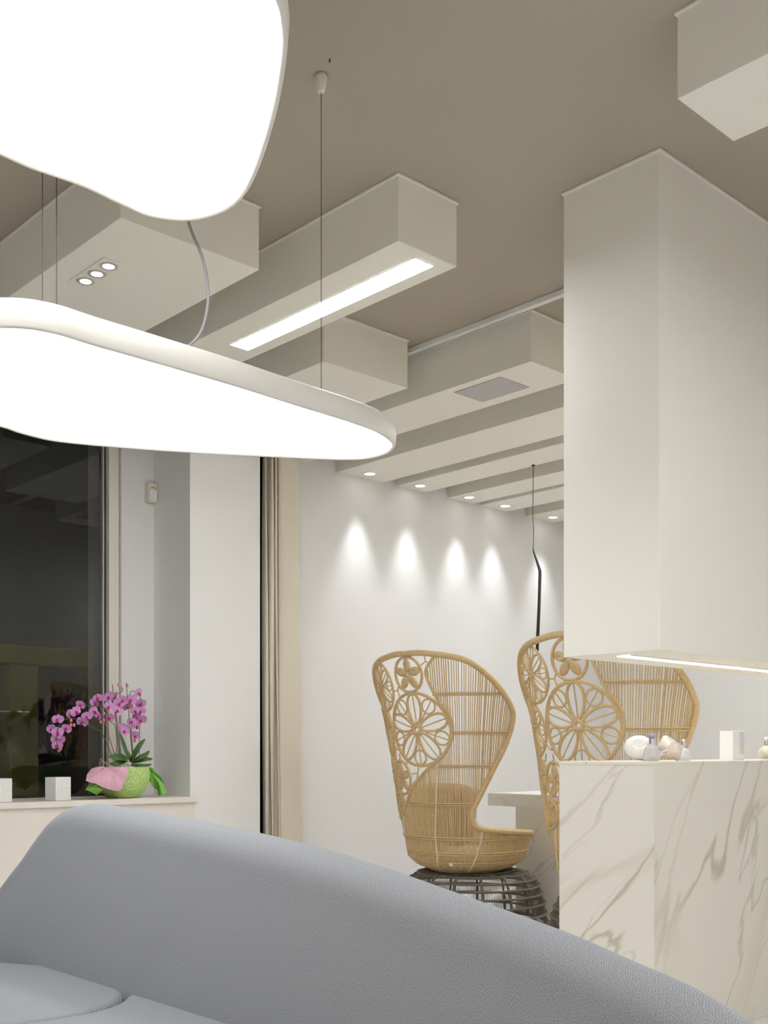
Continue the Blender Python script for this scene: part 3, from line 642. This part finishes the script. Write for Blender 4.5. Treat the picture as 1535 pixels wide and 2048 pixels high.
# ================================================================== SOFA
def sofa():
    root = empty('sofa', (1.3, 2.0, 0)); tag(root, 'large grey blue fabric sofa with a sloping rounded back in the foreground', 'sofa')
    ridge = [(.20, .30), (.45, .40), (.62, .475), (.76, .540), (.88, .591), (.985, .634), (1.104, .662), (1.253, .696), (1.528, .742), (1.73, .775), (1.943, .804), (2.175, .827), (2.488, .849), (2.789, .866), (2.979, .873), (3.06, .869), (3.12, .858), (3.18, .838), (3.26, .790), (3.38, .705), (3.49, .635), (3.62, .54), (3.74, .42), (3.80, .32)]
    R_ = [(p.x, p.y) for p in catmull([(a, b, 0) for a, b in ridge], 4)]
    rows = []; uvs = []
    for y, zt in R_:
        f_ = min(1, max(.25, (zt-.1)/.45)); T = .085*f_; cxr = 1.62
        row = []
        # closed section: front from the bottom up, over the ridge, down the back
        zs_ = zt-T*.95
        m = 14
        for k in range(m+1):            # front face, gently bulging towards the seat
            z = .06+(zs_-.06)*k/m; q_ = k/m
            row.append((cxr-T-.075*(1-q_)+(-.022*math.sin(PI*q_)), y, z))
        for k in range(1, 12):
            t_ = PI-PI*k/12; row.append((cxr+T*math.cos(t_), y, zs_+T*.95*math.sin(t_)))
        for k in range(m+1):
            z = zs_+(.06-zs_)*k/m; row.append((cxr+T+.02*math.sin(PI*k/m)-.02*(k/m), y, z))
        rows.append(row)
    mb = MB().grid(rows); m_ = len(rows[0])
    mb.f.append(tuple(range(m_))); mb.f.append(tuple((len(rows)-1)*m_+k for k in range(m_)))
    def put_uv(o, fn):
        ul = o.data.uv_layers.new(name='weave')
        for lp_ in o.data.loops:
            co_ = o.data.vertices[lp_.vertex_index].co; ul.data[lp_.index].uv = fn(co_)
    o = mb.build('backrest', M_fabric, smooth=True); put_uv(o, lambda c: (c.y, c.z+.5*c.x)); sub(o, root)
    # seat cushions: plan outlines that share the curved seam
    seam = [(1.53, 2.655), (1.50, 2.612), (1.455, 2.545), (1.415, 2.500), (1.34, 2.452), (1.20, 2.448), (1.09, 2.47), (.95, 2.50), (.80, 2.53)]
    gap = .004
    def pillow(pts, name):
        # resample evenly
        P = [Vector((x, y, 0)) for x, y in pts]; n0 = len(P); S = []
        for i in range(n0):
            a, b = P[i], P[(i+1) % n0]; k = max(1, int((b-a).length/.02))
            S += [a+(b-a)*j/k for j in range(k)]
        for _ in range(12):
            S = [(S[i-1]+S[i]*2+S[(i+1) % len(S)])/4 for i in range(len(S))]
        n = len(S); rr = .024; ztop = .39; cs = .008
        A = np.array([(p.x, p.y) for p in S]); B = np.roll(A, -1, axis=0); D = B-A; L2 = (D**2).sum(1)
        gx = np.arange(A[:, 0].min()-2*cs, A[:, 0].max()+2*cs, cs); gy = np.arange(A[:, 1].min()-2*cs, A[:, 1].max()+2*cs, cs)
        X, Y = np.meshgrid(gx, gy, indexing='ij'); Q = np.stack([X.ravel(), Y.ravel()], 1)
        dist = np.full(len(Q), 9.0); odd = np.zeros(len(Q), bool); near_ = Q.copy()
        for i in range(n):
            w_ = Q-A[i]; t_ = np.clip((w_@D[i])/L2[i], 0, 1); pn = A[i]+t_[:, None]*D[i]; dd = np.hypot(Q[:, 0]-pn[:, 0], Q[:, 1]-pn[:, 1]); cl = dd < dist; near_[cl] = pn[cl]; dist = np.minimum(dist, dd)
            c_ = (A[i, 1] > Q[:, 1]) != (B[i, 1] > Q[:, 1])
            if abs(D[i, 1]) > 1e-12: odd ^= c_ & (Q[:, 0] < D[i, 0]*(Q[:, 1]-A[i, 1])/D[i, 1]+A[i, 0])
        out_ = ~odd; Q[out_] = near_[out_]; keep = odd | (dist < cs*1.5); dist[out_] = 0; sd = np.clip(dist, 0, rr); Z = ztop-rr+np.sqrt(np.maximum(0, rr*rr-(rr-sd)**2))+.006*np.minimum(1, dist/.2)
        idx = keep.reshape(X.shape); XX = Q[:, 0].reshape(X.shape); YY = Q[:, 1].reshape(X.shape); Z = Z.reshape(X.shape); m2 = MB(); vid = -np.ones(X.shape, int)
        k_ = 0
        for i in range(len(gx)):
            for j in range(len(gy)):
                if idx[i, j]: vid[i, j] = k_; k_ += 1; m2.v.append((float(XX[i, j]), float(YY[i, j]), float(Z[i, j])))
        for i in range(len(gx)-1):
            for j in range(len(gy)-1):
                q_ = (vid[i, j], vid[i+1, j], vid[i+1, j+1], vid[i, j+1])
                if min(q_) >= 0: m2.f.append(tuple(int(v_) for v_ in q_))
        m2.grid([[(p.x, p.y, z) for p in S] for z in (.13, ztop-rr)], closed_v=True)
        b = len(m2.v)-2*n; m2.f.append(tuple(range(b, b+n)))
        oo = m2.build(name, M_fabric)
        for p_ in oo.data.polygons: p_.use_smooth = len(p_.vertices) == 4
        put_uv(oo, lambda c: (c.y, c.x+.7*c.z)); sub(oo, root)
    bx = 1.532
    far = [(bx, 2.70), (1.526, 2.665)]+[(x-.002, y+gap) for x, y in seam[1:]]+[(.66, 2.62), (.60, 2.8), (.62, 3.2), (.72, 3.5), (.95, 3.62), (1.15, 3.58), (1.30, 3.42), (1.414, 3.225), (1.48, 3.12), (1.515, 3.03), (bx, 2.9)]
    near = [(bx, 2.59), (1.526, 2.622)]+[(x+.002, y-gap) for x, y in seam[1:]]+[(.68, 2.50), (.60, 2.35), (.58, 1.6), (.62, .9), (.75, .45), (1.0, .30), (1.3, .30), (1.48, .42), (bx, .6), (bx, 1.6)]
    pillow(far, 'seat_cushion'); pillow(near, 'seat_cushion')
    sub(MB().box((.75, .55, .045), (1.50, 3.35, .135)).build('plinth', M_black, bevel=.01), root)
    for x in (.85, 1.4):
        for y in (.7, 3.2): sub(MB().lathe([(.025, .0), (.03, .06)], (x, y, .001), 12).build('foot', M_chrome), root)
sofa()

# ================================================================== ON THE LEDGE: orchid and cartons
def carton(px, py, Y, sx, sy, sz, rz, label):
    p_ = atY(px, py, Y); o = empty('white_carton', (p_.x, Y, ZS+.001), rz); tag(o, label, 'box', 'white cartons on the window ledge')
    MB().box((-sx/2, -sy/2, 0), (sx/2, sy/2, sz)).build('carton_body', M_white, o, bevel=.0015, seg=1)
    pr = MB()
    pr.box((-sx*.5+.018, -sy/2-.0006, .012), (-sx*.5+.0195, -sy/2, sz-.012)).box((-.012, -sy/2-.0006, .02), (-.0107, -sy/2, sz-.012))
    for x in (-.030, .002, .016, .030, .040): pr.box((x, -sy/2-.0006, sz*.47), (x+.004, -sy/2, sz*.54))
    pr.build('printed_marks', M_print, o)
carton(116, 1596, 5.185, .105, .075, .118, math.radians(18), 'white carton standing on the ledge beside the orchid')
carton(-3, 1598, 5.185, .105, .075, .116, math.radians(18), 'white carton on the ledge cut by the left picture edge')

YO = 5.235
oc = atY(246, 1593, YO)
orch = empty('potted_orchid', (oc.x, YO, ZS+.001)); tag(orch, 'purple orchid in a green wrapped bowl with pink paper on the ledge', 'potted plant')
OO = Vector((oc.x, YO, ZS+.001))
def oq(x, y, dy=0): return atY(80+x/6.396, 1350+y/6.396, YO+dy)-OO        # from crop coordinates at the pot's distance
prof = [(.0001, .0), (.066, .0), (.082, .006), (.112, .040), (.134, .080), (.142, .115), (.140, .145), (.133, .160), (.127, .158), (.130, .12)]
MB().lathe(prof, (0, 0, 0), 40).build('bowl', M_bowl, orch, smooth=True)
MB().lathe([(.0001, .145), (.129, .140)], (0, 0, 0), 24).build('potting_bark', M_moss, orch)
wr = [(.070, -.0005), (.086, .004), (.116, .038), (.138, .078), (.146, .113), (.144, .143), (.139, .166)]
MB().lathe(wr, (0, 0, 0), 40, math.radians(125), math.radians(318)).build('glitter_wrap', M_glit, orch, smooth=True)
# pink paper: a fan draped over the front left of the rim
def drape(name, m, cen, pts, fold, parent, thick=.0012, inner=None):
    rows = []
    n = len(pts); c0 = Vector(cen)
    for k in range(7):
        t_ = k/6
        rows.append([c0*(1-t_)+Vector(p_)*t_+Vector((0, -1, .15))*(fold*math.sin(i*1.9+.6)*t_*(1.15-t_*.4)+.035*math.sin(PI*t_)) for i, p_ in enumerate(pts)])
    o = MB().grid(rows).build(name, m, parent, smooth=False)
    md = o.modifiers.new('thick', 'SOLIDIFY'); md.thickness = thick
    return o
F = -.155
drape('pink_paper', M_pink, oq(830, 1180, -.10), [oq(1125, 1200, -.13), oq(1112, 1290, -.155), oq(1080, 1400, -.165), oq(1050, 1455, -.165), oq(985, 1490, F), oq(900, 1465, F), oq(800, 1430, F), oq(700, 1395, F+.02), oq(650, 1375, F+.02), oq(600, 1350, F+.03), oq(590, 1270, F+.04), oq(650, 1200, F+.06), oq(740, 1170, -.06)], .020, orch)
drape('green_tulle', M_tulle, oq(1340, 1190, .0), [oq(1380, 1200, .02), oq(1440, 1215, .0), oq(1490, 1270, -.02), oq(1500, 1330, .01), oq(1560, 1370, -.03), oq(1580, 1430, .0), oq(1625, 1470, -.03), oq(1600, 1540, -.01), oq(1560, 1520, -.04), oq(1530, 1545, .0), oq(1490, 1470, -.03), oq(1450, 1450, .0), oq(1430, 1380, -.04), oq(1390, 1330, -.02), oq(1350, 1260, -.06)], .018, orch)
drape('green_tulle', M_tulle, oq(760, 1400, -.06), [oq(640, 1380, -.05), oq(600, 1430, -.06), oq(585, 1470, -.07), oq(640, 1490, -.07), oq(720, 1540, -.06), oq(760, 1510, -.08), oq(800, 1480, -.08)], .008, orch)
# leaves
def leaf(path, wd, roll=0):
    c = catmull(path, 5); n = len(c); rows = []
    for i, p_ in enumerate(c):
        t_ = i/(n-1); wv = wd*math.sin(PI*min(1, .10+.88*t_))**.75
        tg = (c[min(i+1, n-1)]-c[max(i-1, 0)]).normalized(); sd = tg.cross(Vector((math.sin(roll)*.8, -1, .35))).normalized(); up = sd.cross(tg)
        rows.append([p_-sd*wv+up*wv*.25, p_-sd*wv*.5, p_-up*wv*.12, p_+sd*wv*.5, p_+sd*wv+up*wv*.25])
    o = MB().grid(rows).build('leaf', M_leaf, orch, smooth=True); md = o.modifiers.new('thick', 'SOLIDIFY'); md.thickness = .002
b0 = oq(1150, 1110)
leaf([b0, oq(1210, 1000, -.02), oq(1270, 900, -.03), oq(1345, 820, -.03)], .015)
leaf([oq(1180, 1110, -.03), oq(1270, 1060, -.06), oq(1350, 1020, -.07), oq(1400, 970, -.05)], .013, .4)
leaf([oq(1170, 1120, -.02), oq(1260, 1095, -.05), oq(1350, 1075, -.07), oq(1440, 1075, -.06)], .013, .2)
leaf([oq(1160, 1150, -.05), oq(1250, 1160, -.09), oq(1340, 1160, -.10), oq(1425, 1140, -.09)], .011)
leaf([oq(1120, 1090, .0), oq(1060, 1060, -.06), oq(970, 1050, -.08), oq(880, 1045, -.07)], .020)
leaf([oq(1130, 1080, -.02), oq(1090, 960, -.01), oq(1060, 860, .01), oq(1030, 760, .02)], .012)
leaf([oq(1100, 1100, -.03), oq(1020, 1120, -.07), oq(950, 1140, -.08), oq(890, 1130, -.06)], .014)
leaf([oq(1150, 1100, .02), oq(1130, 1030, .04), oq(1090, 960, .05), oq(1070, 930, .05)], .012)
# stakes, stems, roots
for a_, b_ in (((925, 120, .0), (1020, 1130, .0)), ((1100, 100, -.02), (1195, 1150, -.05)), ((715, 235, .01), (950, 1010, -.02)), ((1275, 560, .03), (1268, 1100, .0)), ((850, 985, -.03), (845, 1150, -.04))):
    MB().tube([oq(*a_), oq(*b_)], .0020, 6).build('stake', M_stake, orch)
stems = [[(950, 1120, 0), (800, 760, -.02), (690, 690, -.02), (570, 610, -.02), (430, 560, -.03), (300, 580, -.04), (230, 690, -.04), (215, 860, -.04), (250, 960, -.04)],
         [(960, 1120, .0), (985, 900, -.01), (960, 660, 0), (900, 590, .0), (800, 400, .0), (650, 400, -.01), (560, 380, -.02)],
         [(1040, 1120, .0), (1010, 860, -.01), (985, 600, -.01), (950, 330, .0), (990, 250, 0), (1060, 190, 0), (1010, 120, 0)],
         [(1190, 1120, -.02), (1150, 700, -.02), (1130, 350, -.01), (1170, 210, 0), (1260, 240, -.01), (1310, 400, -.01)],
         [(1200, 1100, -.01), (1170, 720, .02), (1190, 560, .02), (1230, 480, .02)]]
for s_ in stems: MB().tube(catmull([oq(*p_) for p_ in s_], 6), .0020, 6).build('stem', M_stem, orch, smooth=True)
for s_ in ([(760, 1150, -.07), (770, 1070, -.08), (810, 1120, -.09), (870, 1160, -.09)], [(750, 1160, -.08), (800, 1100, -.10), (860, 1130, -.10), (920, 1110, -.1)], [(1070, 1170, -.1), (1080, 1140, -.11), (1120, 1140, -.11), (1130, 1170, -.1)]):
    MB().tube(catmull([oq(*p_) for p_ in s_], 5), .0022, 5).build('aerial_root', M_root, orch, smooth=True)
# blossoms
def petal_rows(R, wd, ang, cup):
    rows = []
    for i in range(6):
        t_ = i/5; rr = R*(.10+.90*t_); wv = wd*R*math.sin(PI*(.12+.80*t_))**.8
        rows.append([Vector((rr, wv*k, cup*R*(t_*t_*.35+abs(k)*.12))) for k in (-1, -.45, .45, 1)])
    c, s_ = math.cos(ang), math.sin(ang)
    return [[Vector((v.x*c-v.y*s_, v.x*s_+v.y*c, v.z)) for v in r_] for r_ in rows]
def blossom_mesh(R):
    mb = MB()
    for ang, k, wd in ((90, .95, .34), (210, .92, .32), (330, .92, .32), (20, 1.05, .60), (160, 1.05, .60)):
        mb.grid(petal_rows(R*k, wd, math.radians(ang), .25))
    return mb.mesh('blossom', True)
BM = [blossom_mesh(.031), blossom_mesh(.027)]
lipm = MB().ball((0, -.006, .010), .0085, 8, (.9, 1.2, .9)).ball((0, -.013, .013), .005, 6).mesh('lip', True)
lipm.materials.append(M_lip)
for m_ in BM: m_.materials.append(M_petal)
flw = [(225, 735), (150, 690), (230, 575), (335, 690), (200, 820), (265, 830), (225, 905), (385, 500), (455, 470), (520, 385), (540, 605), (600, 530), (680, 470), (735, 525), (690, 365), (745, 300), (880, 285), (870, 405), (985, 460), (900, 550), (940, 300), (1070, 325), (1165, 320), (1250, 230), (1285, 370), (1215, 460), (1120, 400), (1175, 600), (1300, 575), (1080, 720), (1060, 680), (1215, 770), (1225, 650), (1290, 460), (1010, 360), (1240, 540)]
rnd = random.Random(3)
for i, (x, y) in enumerate(flw):
    o = bpy.data.objects.new('blossom', BM[i % 2]); COL.objects.link(o); o.parent = orch
    o.location = oq(x, y, rnd.uniform(-.05, .03))
    n = Vector((-.5+rnd.uniform(-.9, .9), -1, rnd.uniform(-.5, .45))).normalized()
    q_ = n.to_track_quat('Z', 'Y'); o.rotation_mode = 'QUATERNION'; o.rotation_quaternion = q_ @ Matrix.Rotation(rnd.uniform(-.7, .7), 3, 'Z').to_quaternion()
    l = bpy.data.objects.new('lip', lipm); COL.objects.link(l); l.parent = o
for (x, y) in ((1010, 125), (1028, 165), (1115, 135), (980, 235), (815, 492), (815, 575), (775, 600), (395, 580), (395, 640), (435, 640), (265, 945), (240, 965), (1210, 840)):
    c = oq(x, y, rnd.uniform(-.04, .02)); MB().ball(c, .0085, 8, (.9, .9, 1.25)).build('bud', M_bud, orch, smooth=True)

# ================================================================== ON THE COUNTER
def spiral_shell(R, turns, grow, D, hz, bump=0, seg=18, per=20, spikes=0):
    n = int(turns*per); rows = []
    for i in range(n+1):
        t_ = 2*PI*turns*(i/n-1); e = R*math.exp(grow*t_)
        row = []
        for k in range(seg):
            a = 2*PI*k/seg; w_ = 1+bump*math.cos(3*a)*.5
            sp2 = 1+spikes*max(0, math.cos(t_*5))**4*max(0, math.cos(a-.5))**3
            row.append(((D+math.cos(a)*w_*sp2)*e*math.cos(t_), (D+math.cos(a)*w_*sp2)*e*math.sin(t_), e*(hz*1.0+math.sin(a)*1.05)))
        rows.append(row)
    mb = MB().grid(rows, closed_v=True); m_ = seg; b = n*seg; mb.f.append(tuple(b+k for k in range(seg)))
    return mb
tos = Vector((-SA, -CA, 0))
def counter_pt(px, Y=2.20): return atY(px, 1522, Y).x
# big snail shell
sn = spiral_shell(.040, 3.2, .16, .74, -1.0, 0, 22, 30).build('snail_shell', M_pearl, smooth=True)
sn.rotation_mode = 'QUATERNION'; sn.rotation_quaternion = Vector((-.86, -.48, .22)).to_track_quat('Z', 'Y') @ Matrix.Rotation(math.radians(-20), 3, 'Z').to_quaternion()
def settle(o, x, y, z):
    bpy.context.view_layer.update()
    mw = o.matrix_world.to_3x3(); pts = [mw @ v.co for v in o.data.vertices]
    lo = min(p_.z for p_ in pts); cx = (min(p_.x for p_ in pts)+max(p_.x for p_ in pts))/2; cy = (min(p_.y for p_ in pts)+max(p_.y for p_ in pts))/2
    o.location = (x-cx, y-cy, z-lo)
def stretch(o, kx, kz=1):          # bake the turn, then widen along the counter
    bpy.context.view_layer.update(); m3 = o.matrix_world.to_3x3()
    for v_ in o.data.vertices:
        c_ = m3 @ v_.co; a_ = Vector((CA, -SA, 0)); c_ = c_+a_*(c_.dot(a_)*(kx-1)); c_.z *= kz; v_.co = c_
    o.rotation_quaternion = (1, 0, 0, 0)
stretch(sn, 1.38, 1)
settle(sn, counter_pt(1290, 2.30), 2.30, KZ+.0005)
tag(sn, 'large white coiled snail shell on the marble counter', 'seashell')
# perfume bottle with lilac stopper
def bottle(name, x, y, label, prof, body_mat, neck, stop_r, stop_mat, cat='perfume bottle', n=10):
    o = empty(name, (x, y, KZ+.0005)); tag(o, label, cat)
    MB().lathe(prof, (0, 0, 0), n).build('glass_body', body_mat, o)
    z0 = prof[-1][1]
    MB().lathe([(.0105, z0-.001), (.0105, z0+neck), (.0001, z0+neck)], (0, 0, 0), 18).build('collar', M_chrome, o)
    MB().ball((0, 0, z0+neck+stop_r*.72), stop_r, 14, (1, 1, .75)).build('stopper', stop_mat, o, smooth=True)
    return o
bt = bottle('perfume_bottle', counter_pt(1303, 2.17), 2.17, 'faceted crystal perfume bottle with silver collar and lilac stopper', [(.0001, .0), (.026, .0), (.032, .015), (.026, .045), (.010, .062)], M_cryst, .018, .0125, M_lilac, n=9)
MB().lathe([(.0001, .004), (.014, .004), (.016, .016), (.010, .030), (.0001, .031)], (0, 0, 0), 12).build('perfume', M_pearl, bt)
# conch shell, knobbly, lying beside it
cn = spiral_shell(.028, 2.5, .10, .62, -1.5, .25, 22, 34, .55).build('conch_shell', M_pearl2, smooth=True)
cn.rotation_mode = 'QUATERNION'; cn.rotation_quaternion = Vector((.62, -.66, .25)).to_track_quat('Z', 'Y') @ Matrix.Rotation(math.radians(60), 3, 'Z').to_quaternion()
stretch(cn, 1.25)
settle(cn, counter_pt(1344, 2.16), 2.16, KZ+.0005)
tag(cn, 'knobbly pearl and peach conch shell in front of the spray bottle', 'seashell')
bs_ = bottle('spray_bottle', counter_pt(1366, 2.24), 2.24, 'small spray bottle with chrome cap behind the conch shell', [(.0001, .0), (.024, .0), (.030, .016), (.026, .036), (.009, .050)], M_cryst, .020, .008, M_chrome, n=12)
MB().lathe([(.0001, .003), (.014, .003), (.016, .016), (.012, .034), (.0085, .047), (.0001, .047)], (0, 0, 0), 12).build('perfume', M_amber, bs_)
# product box with a printed side
bx_ = empty('perfume_box', (counter_pt(1463, 2.24), 2.24, KZ+.0005), math.radians(-4)); tag(bx_, 'upright white perfume box with a bottle printed on one side', 'box')
MB().box((-.040, -.03, 0), (.040, .03, .117)).build('carton_body', M_white, bx_, bevel=.001, seg=1)
MB().box((.008, -.0308, .024), (.038, -.0302, .114)).build('printed_panel', M_boxin, bx_)
MB().lathe([(.0001, .0), (.006, .0), (.007, .008), (.003, .016), (.003, .022), (.0001, .022)], (.018, -.0306, .030), 10).build('printed_bottle', M_amber, bx_)
# scallop bottle at the right edge
sb = empty('scallop_bottle', (counter_pt(1531, 2.24), 2.24, KZ+.0005), math.radians(35)); tag(sb, 'scallop shaped crystal perfume bottle at the right picture edge', 'perfume bottle')
rows = []
for i in range(11):
    t_ = i/10; z_ = .004+.056*t_; wv = .056*math.sin(PI*(.14+.80*t_))**.7
    rows.append([])
    for k in range(40):
        a = 2*PI*k/40; fl = 1+.10*math.cos(a*12)
        rows[-1].append((wv*math.cos(a)*fl, .55*wv*math.sin(a)*fl, z_))
mbs = MB().grid(rows, closed_v=True); mbs.f.append(tuple(range(40))); mbs.f.append(tuple(10*40+k for k in range(40)))
mbs.build('glass_body', mat('pale_gold_glass', (0.86, 0.81, 0.64), 0.08, trans=0.25), sb, smooth=True)
MB().lathe([(.010, .058), (.008, .064), (.008, .080), (.0001, .080)], (0, 0, 0), 16).build('collar', M_chrome, sb)
MB().ball((0, 0, .086), .013, 14, (1, 1, .75)).build('stopper', M_alu, sb, smooth=True)

# ================================================================== STREET OUTSIDE
struct('ground_outside', MB().box((-6, 6.0, -.14), (9, 16, -.02)), M_asphalt)
ol = empty('olive_portal', (3.4, 9.2, -.02)); tag(ol, 'olive green rounded portal across the dark street behind the glass', 'portal')
def portal():
    pa = atY(-60, 1300, 9.2); pb_ = atY(330, 1315, 9.2); zt = atY(60, 1292, 9.2).z
    xs0 = atY(20, 1300, 9.2).x; xs1 = xs0+.27; xe = pb_.x+1.0
    mb = MB().box((pa.x-2.5, 9.2, zt-.17), (xe, 9.7, zt)).box((xs0, 9.2, -.02), (xs1, 9.7, zt-.172)).box((xe-.25, 9.2, -.02), (xe, 9.7, zt-.172))
    sub(mb.build('portal_frame', M_olive, bevel=.015, seg=2), ol)
    sub(MB().box((pa.x-2.5, 9.5, -.02), (xs0, 9.6, zt-.17)).box((xs1, 9.5, -.02), (xe-.25, 9.6, zt-.17)).build('dark_panel', M_night), ol)
portal()
sl = bpy.data.lights.new('portal_fill', 'AREA'); so = bpy.data.objects.new('portal_fill', sl); COL.objects.link(so)  # added lamp out of view, only to light the olive portal
so.location = (2.5, 7.2, 4.6); so.rotation_euler = (math.radians(35), 0, 0); sl.energy = 3; sl.size = .5; sl.color = (1, .95, .85)
